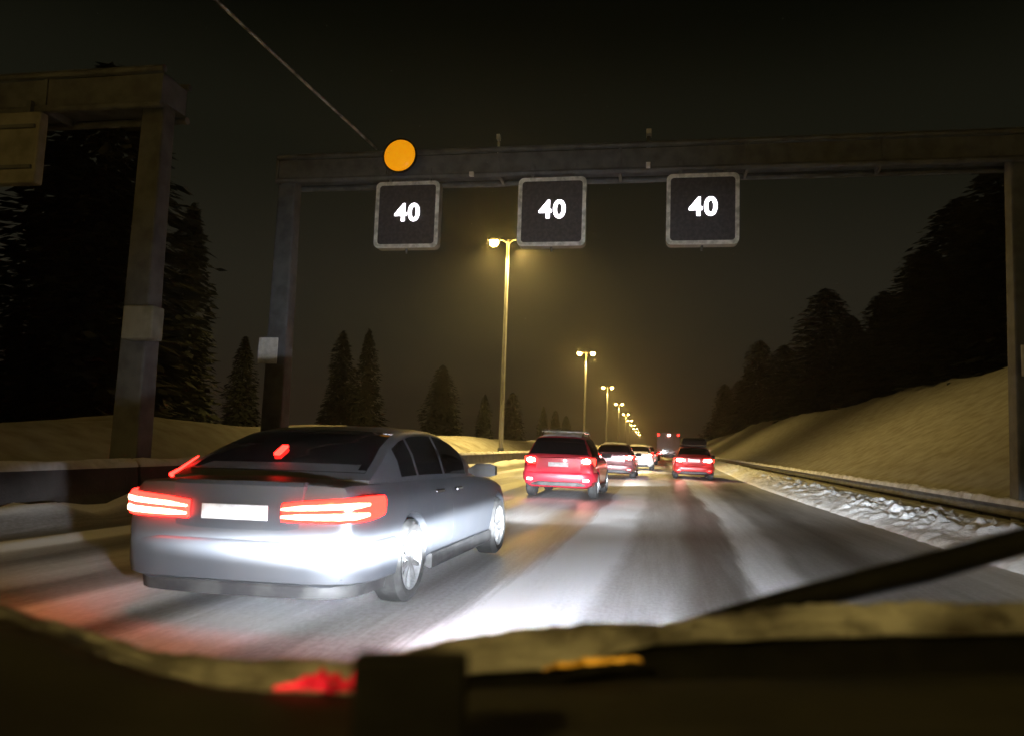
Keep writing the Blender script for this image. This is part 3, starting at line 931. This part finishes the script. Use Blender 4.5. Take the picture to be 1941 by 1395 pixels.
silver = paint('sedan_paint', (0.085, 0.092, 0.107), 0.50, 0.55, 0.25, 0.0)
red_p = paint('red_paint', (0.42, 0.012, 0.03), 0.35, 0.15, 0.12)
red_w = paint('red_wagon_paint', (0.40, 0.010, 0.012), 0.35, 0.15, 0.10)
dark_p = paint('dark_paint', (0.10, 0.03, 0.035), 0.35, 0.3, 0.3)
white_p = paint('white_paint', (0.75, 0.74, 0.72), 0.4, 0.0, 0.15)
grey_p = paint('grey_paint', (0.30, 0.30, 0.31), 0.4, 0.3, 0.3)

sd = car('silver_sedan', 'large silver grey sedan with two bar red tail lights, nearest on the left', SEDAN, (-2.88, 6.15, 0), 2.4, silver, roll=-0.8, beam_w=7000)
sd.scale = (1.05, 1.0, 1.0)
# glowing strips put in for two red streaks, on the pillar and rear window
MB().tube([(-.815, -.62, .99), (-.81, -.52, 1.035), (-.765, -.36, 1.135)], [.022, .012, .006], 8).build('red_pillar_streak', M['tail_red'], sd, 50)
MB().box((-.10, -.262, 1.20), (.05, .15, .02), (R(26), 0, 0)).build('stop_lamp', M['tail_red'], sd)  # glowing strip put in for the red streak at the rear window

car('red_suv', 'red estate SUV with snowy roof and roof bars ahead of the silver sedan', SUV, (-2.28, 19.9, 0), 1.5, red_p, beam_w=6000)
rb = car('red_wagon', 'low red car with bright tail lights carrying a black roof box', WAGON, (1.80, 36.0, 0), 0.5, red_w)
box = empty('roof_box', (1.80, 36.3, 1.49), label='black roof box on top of the low red car', cat='roof box')
m = MB(); rings = []
for y, w, z1 in ((-.95, .40, .26), (-.90, .52, .33), (-.6, .56, .36), (.3, .56, .35), (.8, .45, .28), (1.0, .2, .18)):
    rings.append([(-w, y, .04), (w, y, .04), (w * 1.02, y, z1 * .5), (w * .92, y, z1 * .9), (w * .6, y, z1), (-w * .6, y, z1), (-w * .92, y, z1 * .9), (-w * 1.02, y, z1 * .5)])
m.rings(rings); m.build('shell', M['black'], box, 50)
for yy in (-.4, .4):
    MB().box((0, yy, -.01), (1.15, .06, .05)).build('crossbar', M['trim'], box)
car('dark_hatchback', 'dark hatchback half hidden behind the red SUV, right tail light lit', HATCH, (-1.62, 33.6, 0), 1, dark_p, beam_w=6000)
car('white_car', 'white car with brightly lit tailgate beyond the dark hatchback', HATCH, (-.86, 46.5, 0), 1, white_p)

# ------------------------------------------------------------------ the jam farther on
FAR = dict(HATCH); FAR.update(tail_path=[(.46, -.99), (.60, -.98), (.72, -.955), (.80, -.90), (.84, -.80)], tail_z=(.76, 1.0), tail_bars=[(.3, .7, 1, 4, 'tail_hot')])
far_src = car('distant_car', 'small distant grey car right of the white car, nearest of the far jam', FAR, (-.55, 62, 0), 1, grey_p, beams=False)
tag(far_src, group='distant cars in the jam', cat='car')
for x, y, lab in ((-1.4, 76, 'distant car in the jam just behind the nearest far car, middle lane'), (-.6, 92, 'distant car third in the middle lane jam'),
                  (-.5, 112, 'distant car fourth in the middle lane jam, tiny lights'), (2.6, 60, 'distant car half hidden left of the red car with the roof box'),
                  (2.2, 120, 'distant car beyond the truck in the right lane'), (-4.6, 88, 'distant car in the left lane beyond the white car'), (-4.0, 130, 'farthest car in the left lane, tiny red lights')):
    o = copy_tree(far_src); o.location = (x, y, 0); tag(o, lab, 'car', 'distant cars in the jam')

tr = empty('box_truck', (1.55, 82, 0), (0, 0, -R(1)), 'pale box truck with red marker lights high up beyond the roof box car', 'truck')
MB().box((0, 3.2, 1.85), (2.4, 6.4, 2.3)).build('cargo_box', paint('truck_pale', (.45, .42, .44), .5, 0, .3), tr, bevel=0.05)
MB().box((0, 7.4, 1.5), (2.2, 1.7, 2.0)).build('cab', grey_p, tr, bevel=0.15)
MB().box((0, 3.5, 0.55), (0.9, 7.5, 0.25)).build('chassis', M['trim'], tr)
MB().box((0, 0.02, 0.60), (2.3, 0.12, 0.14)).build('rear_bumper', M['trim'], tr)
for s in (-1, 1):
    MB().box((s * .95, -.05, 0.85), (.34, .05, .2)).build('tail_light', M['tail_red'], tr, bevel=.01)
    MB().box((s * 1.02, -.02, 2.75), (.20, .04, .14)).build('marker_light', M['tail_red'], tr, bevel=.01)
    MB().box((s * .58, -.02, .72), (1.1, .02, .25)).build('underrun_board', M['plate'], tr)
    for yy in (1.0, 7.0):
        wheel(tr, s * 1.0, yy, 0.42, s)
MB().box((0.05, -.02, 2.72), (.22, .04, .14)).build('marker_light', M['tail_hot'], tr, bevel=.01)


# ------------------------------------------------------------------ trees
def crown_mesh(seed, H=16.0, base=0.08, rad=3.6, n=5200, lump=0.35, tip=1.0):
    rnd = random.Random(seed)
    vs = []; fs = []
    ph = [rnd.uniform(0, 6.28) for _ in range(6)]
    layers = 15
    for i in range(n):
        t = rnd.random() ** 1.25
        lay = 0.72 + 0.28 * (1 - ((t * layers) % 1.0))
        a = rnd.uniform(0, 2 * math.pi)
        rr_ = rad * (1 - t) ** (0.72 * tip) * lay * (1 + lump * (math.sin(2 * a + ph[0] + 5 * t) * 0.5 + math.sin(3 * a + ph[1] - 9 * t) * 0.5)) + 0.15
        q = rnd.random() ** 0.45
        r = rr_ * q
        z = H * (base + (1 - base) * t) - 0.22 * r + rnd.uniform(-.25, .25)
        c = Vector((r * math.cos(a), r * math.sin(a), z))
        s = rnd.uniform(0.22, 0.52) * (1.1 - 0.5 * t)
        d = Vector((math.cos(a), math.sin(a), rnd.uniform(-0.7, 0.1))).normalized()
        e = d.cross(Vector((rnd.uniform(-.5, .5), rnd.uniform(-.5, .5), 1))).normalized()
        b = len(vs)
        vs += [c - d * s, c + e * s * 0.55, c + d * s * 1.3, c - e * s * 0.55]
        fs.append((b, b + 1, b + 2, b + 3))
    me = bpy.data.meshes.new('crown'); me.from_pydata([tuple(v) for v in vs], [], fs); me.update()
    me.materials.append(M['needles'])
    return me


def trunk_mesh(seed, H=16.0, rad=3.0):
    rnd = random.Random(seed); m = MB()
    m.tube([(0, 0, -.5), (0.05, 0, H * .3), (0, 0.06, H * .65), (0, 0, H * .97)], [.24, .19, .11, .02], 8)
    for k in range(26):
        t = rnd.uniform(.12, .9); a = rnd.uniform(0, 6.28); L_ = rad * (1 - t) ** .8 * .8
        m.tube([(0, 0, H * t), (L_ * .5 * math.cos(a), L_ * .5 * math.sin(a), H * t - .05 * L_), (L_ * math.cos(a), L_ * math.sin(a), H * t - .25 * L_)], [.05, .035, .012], 4)
    me = m.mesh('trunk', 50); me.materials.append(M['bark'])
    return me


variants = [(crown_mesh(1, rad=3.4), trunk_mesh(1)), (crown_mesh(2, rad=4.6, n=6500, tip=.7, base=.05), trunk_mesh(2, rad=3.8)), (crown_mesh(3, rad=3.1, n=4600, lump=.5), trunk_mesh(3, rad=2.5))]
trees = [  # x, y, height, width factor, variant, label
    (25, 119, 17.0, 1.45, 1, 'broad dark spruce with the single peak standing clear on the right slope'),
    (23, 176, 17.5, 1.3, 1, 'dark spruce left of the single peaked one, above the snow slope'),
    (22, 250, 15.0, 1.3, 1, 'farthest spruce on the right slope, low beside the roof box car'),
    (26, 93, 12.0, 1.5, 1, 'shorter dark spruce at the left edge of the black clump on the right'),
    (26.5, 82, 13.8, 1.5, 1, 'dark spruce second from the left in the black clump on the right'),
    (26, 71, 15.2, 1.5, 1, 'tall dark spruce in the middle of the black clump on the right'),
    (26, 62, 15.8, 1.5, 1, 'tallest dark spruce by the right gantry post')]
rnd = random.Random(4)
for x, y, hh in ((28, 102, 13), (30, 86, 13), (31, 74, 15), (30, 64, 15), (31, 55, 15), (28, 53, 14), (27, 134, 12.5), (24, 150, 13), (23, 200, 14), (24, 225, 14), (25, 290, 16), (27, 112, 12)):
    trees.append((x, y, hh, rnd.uniform(1.2, 1.5), rnd.randrange(2), 'dark spruce filling the wood behind the right snow slope'))
for x, y, hh in ((-16.5, 30, 12), (-20, 24, 14), (-18, 40, 14), (-23, 36, 16), (-21, 52, 15), (-27, 46, 17), (-25, 64, 16), (-22, 78, 12), (-30, 70, 17), (-26, 92, 15), (-24, 108, 11), (-31, 110, 16), (-24, 130, 14), (-28, 150, 16),
                  (-25, 175, 14), (-26, 205, 15), (-27, 240, 15), (-22, 18, 13), (-19, 14, 12), (-26, 22, 16), (-24, 12, 14), (-29, 30, 17)):
    if 25 < y < 62: x -= 9
    hh *= 1.0 if x / y < -.62 else (.52 if y < 60 else .62)
    trees.append((x, y, hh, rnd.uniform(.9, 1.2), rnd.randrange(3), 'black spruce in the dark wood behind the left snow bank'))
for x, y, hh, wf, v, lab in trees:
    t = empty('spruce_tree', (x, y, ground_h(x, y)), (0, 0, rnd.uniform(0, 6.28)), lab, 'tree', 'spruces on the right slope' if x > 0 else 'spruces behind the left bank')
    s = hh / 16.0 * (1.12 if x > 0 else 1.0)
    t.scale = (s * wf, s * wf, s)
    link(bpy.data.objects.new('trunk', variants[v][1]), t)
    link(bpy.data.objects.new('crown', variants[v][0]), t)

# ------------------------------------------------------------------ the viewer's own car: dashboard, cowl, bonnet, headlights
own = empty('own_car', (0, 0, 0), (0, 0, _yaw), 'dark dashboard and front of the car the view is taken from', 'car')
DT = [(-1.0, 1.14), (-.606, 1.083), (-.541, 1.070), (-.476, 1.048), (-.411, 1.028), (-.347, 1.018), (-.283, 1.014), (-.22, 1.012), (-.157, 1.012), (-.031, 1.026), (.095, 1.033), (.222, 1.044), (.348, 1.051), (.629, 1.066), (1.1, 1.08)]
SB = [(-1.0, 1.10), (-.67, 1.058), (-.598, 1.044), (-.526, 1.019), (-.454, .998), (-.383, .986), (-.313, .982), (-.191, .981), (-.035, 1.015), (.07, 1.025), (.202, 1.061), (.385, 1.075), (.697, 1.092), (1.1, 1.10)]
ST = [(-1.0, 1.11), (-.704, 1.067), (-.628, 1.048), (-.553, 1.026), (-.478, 1.011), (-.39, 1.006), (-.316, 1.005), (-.202, 1.009), (-.039, 1.050), (.034, 1.064), (.108, 1.073), (.212, 1.070), (.33, 1.092), (.404, 1.105), (.552, 1.114), (.731, 1.123), (1.1, 1.13)]


def cv(tab, x):
    return float(np.interp(x, [p[0] for p in tab], [p[1] for p in tab]))


def dash(u, v):
    x = -1.0 + 2.1 * u
    zt = cv(DT, x)
    yy, dz = [(0.985, -.10), (0.965, -.02), (0.95, 0.0), (.90, -.002), (.84, -.012), (.80, -.006), (.72, -.008), (.62, -.02), (.5, -.05), (.42, -.12), (.40, -.30)][int(round(v * 10))]
    z = zt + dz
    if yy < .9: z += 0.006 * math.sin(9 * x + 2) * (0.9 - yy) * 3
    return (x, yy, z)


grid_mesh('dashboard', dash, 90, 11, M['dash'], own)


def cowl(u, v):
    x = -1.0 + 2.1 * u
    a = cv(DT, x) - 0.06; b = cv(SB, x) - 0.008
    return (x, 0.975 + 0.10 * v, a + (b - a) * sstep(0, 1, v))


grid_mesh('cowl', cowl, 60, 8, M['black'], own)


def bonnet(u, v):
    x = -.55 + 1.75 * u
    y = 1.14 + .76 * v
    z = .965 - .20 * v - .10 * v ** 3 - .10 * (2 * u - 1) ** 4
    return (x, y, min(z, cv(SB, x) - .02))


grid_mesh('bonnet', bonnet, 30, 14, M['trim'], own)


def wslush(u, v):
    x = -1.0 + 2.1 * u
    lo, hi = cv(SB, x), cv(ST, x)
    n = 0.6 * n2(x, v, 9, 41) + 0.5 * n2(x * 3, v * 2, 14, 42)
    if v < .55:
        t = v / .55
        return (x, 1.05 + .05 * t + .01 * n2(x, v, 20, 43), lo + (hi - lo) * t + 0.006 * n * math.sin(math.pi * min(1, t * .9 + .05)))
    t = (v - .55) / .45
    return (x, 1.10 + .10 * t, hi + .010 * n * (1 - t) - .10 * t * t)


o = grid_mesh('windscreen_slush', wslush, 420, 22, M['wind_slush'])
o.rotation_euler = (0, 0, _yaw)
tag(o, 'frozen slush heaped along the lower edge of the windscreen', kind='stuff')
for lx in (-.30, 1.02):
    hl = MB().box((lx, 1.94, .62), (.36, .10, .15)).build('headlight', M['head_lens'], own, bevel=.03)
    spot(hl, (lx, 2.02, .62), HEAD_W, 4.6, 9.0, 6.4, (0.86, 0.92, 1.0), 0.6)
    spot(hl, (lx, 2.03, .62), HEAD_W * 0.60, -6.0, 24.0, 1.7, (0.90, 0.95, 1.0), 0.9)
    spot(hl, (lx, 2.04, .62), HEAD_W * 14.0, 1.5, 2.2, 18.0, (0.88, 0.94, 1.0), 0.9)   # long-range centre of the beam   # stray light above the cut-off


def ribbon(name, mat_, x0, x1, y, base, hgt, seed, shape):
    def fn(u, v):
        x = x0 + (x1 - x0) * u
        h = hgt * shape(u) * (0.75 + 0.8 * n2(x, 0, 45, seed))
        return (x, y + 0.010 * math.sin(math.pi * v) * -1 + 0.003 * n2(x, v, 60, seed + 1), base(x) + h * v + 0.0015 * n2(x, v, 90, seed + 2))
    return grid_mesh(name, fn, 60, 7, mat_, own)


ribbon('red_warning_strip', M['red_reflection'], -.272, -.150, .956, lambda x: cv(DT, x) + .003, .034, 51, lambda u: min(1, .12 + 1.3 * u))  # red reflection at the dash edge, put in as a glowing ribbon
ribbon('amber_warning_strip', M['amber_glint'], .052, .175, .995, lambda x: 1.040 + .12 * (x - .052), .009, 55, lambda u: math.sin(math.pi * min(1, max(0, u))) ** .7 + .03)  # amber glint on the slush, put in as a glowing ribbon

WP = [(-0.009, 1.17, 1.017), (0.249, 1.17, 1.05), (0.414, 1.17, 1.097), (0.627, 1.17, 1.154), (0.892, 1.17, 1.235)]
wi = MB().tube(WP, [.005, .010, .018, .021, .018], 10).build('wiper_arm', M['black'], own, 60)
MB().tube([(x, y + .012, z - .012) for x, y, z in WP[1:]], [.008, .010, .010, .008], 6).build('wiper_blade', M['rubber'], wi, 60)
MB().lathe([(-.015, .001), (-.015, .022), (.02, .022), (.02, .001)], 14, 'y', (WP[0][0], 1.165, WP[0][2] - .004)).build('wiper_pivot', M['black'], own, 40)

dv = empty('dashboard_device', (0, 0, 0), (0, 0, _yaw), 'black box shaped device standing on the dashboard at the bottom centre', 'device')
MB().box((-.079, .70, 1.085), (.100, .03, .092), (0, R(-1.5), 0)).build('casing', M['black'], dv, bevel=.004)
MB().tube([(-.079, .70, 1.045), (-.079, .74, 1.0)], .018, 10).build('stalk', M['black'], dv, 40)

# ------------------------------------------------------------------ falling snow
rnd = random.Random(12)
fl = MB()
for k in range(220):
    d = 9 + 40 * rnd.random() ** 0.8
    a = R(10.6) + R(rnd.uniform(-36, 36))
    p = Vector((-math.sin(a) * d, math.cos(a) * d, CAM_H + d * rnd.uniform(-.2, .62)))
    if p.z < .15: continue
    s = rnd.uniform(.004, .009)
    fl.add([p + Vector(q) * s for q in ((1, 0, 0), (-1, 0, 0), (0, 1, 0), (0, -1, 0), (0, 0, 1), (0, 0, -1))], [(0, 2, 4), (2, 1, 4), (1, 3, 4), (3, 0, 4), (2, 0, 5), (1, 2, 5), (3, 1, 5), (0, 3, 5)])
tag(fl.build('falling_snow', M['snow']), 'sparse snowflakes falling through the night air', kind='stuff')

# ------------------------------------------------------------------ haze
hz = bpy.data.materials.new('haze'); hz.use_nodes = True
nt = hz.node_tree
for n in list(nt.nodes):
    if n.type == 'BSDF_PRINCIPLED': nt.nodes.remove(n)
pv = nt.nodes.new('ShaderNodeVolumePrincipled')
pv.inputs['Color'].default_value = (0.86, 0.86, 0.88, 1)
pv.inputs['Density'].default_value = HAZE
pv.inputs['Anisotropy'].default_value = 0.86
nt.links.new(pv.outputs['Volume'], nt.nodes['Material Output'].inputs['Volume'])
hm = MB(); hm.box((0, 500, 19.5), (540, 1120, 42))
tag(hm.build('haze', hz), 'thin night haze glowing round the street lamps', kind='stuff')
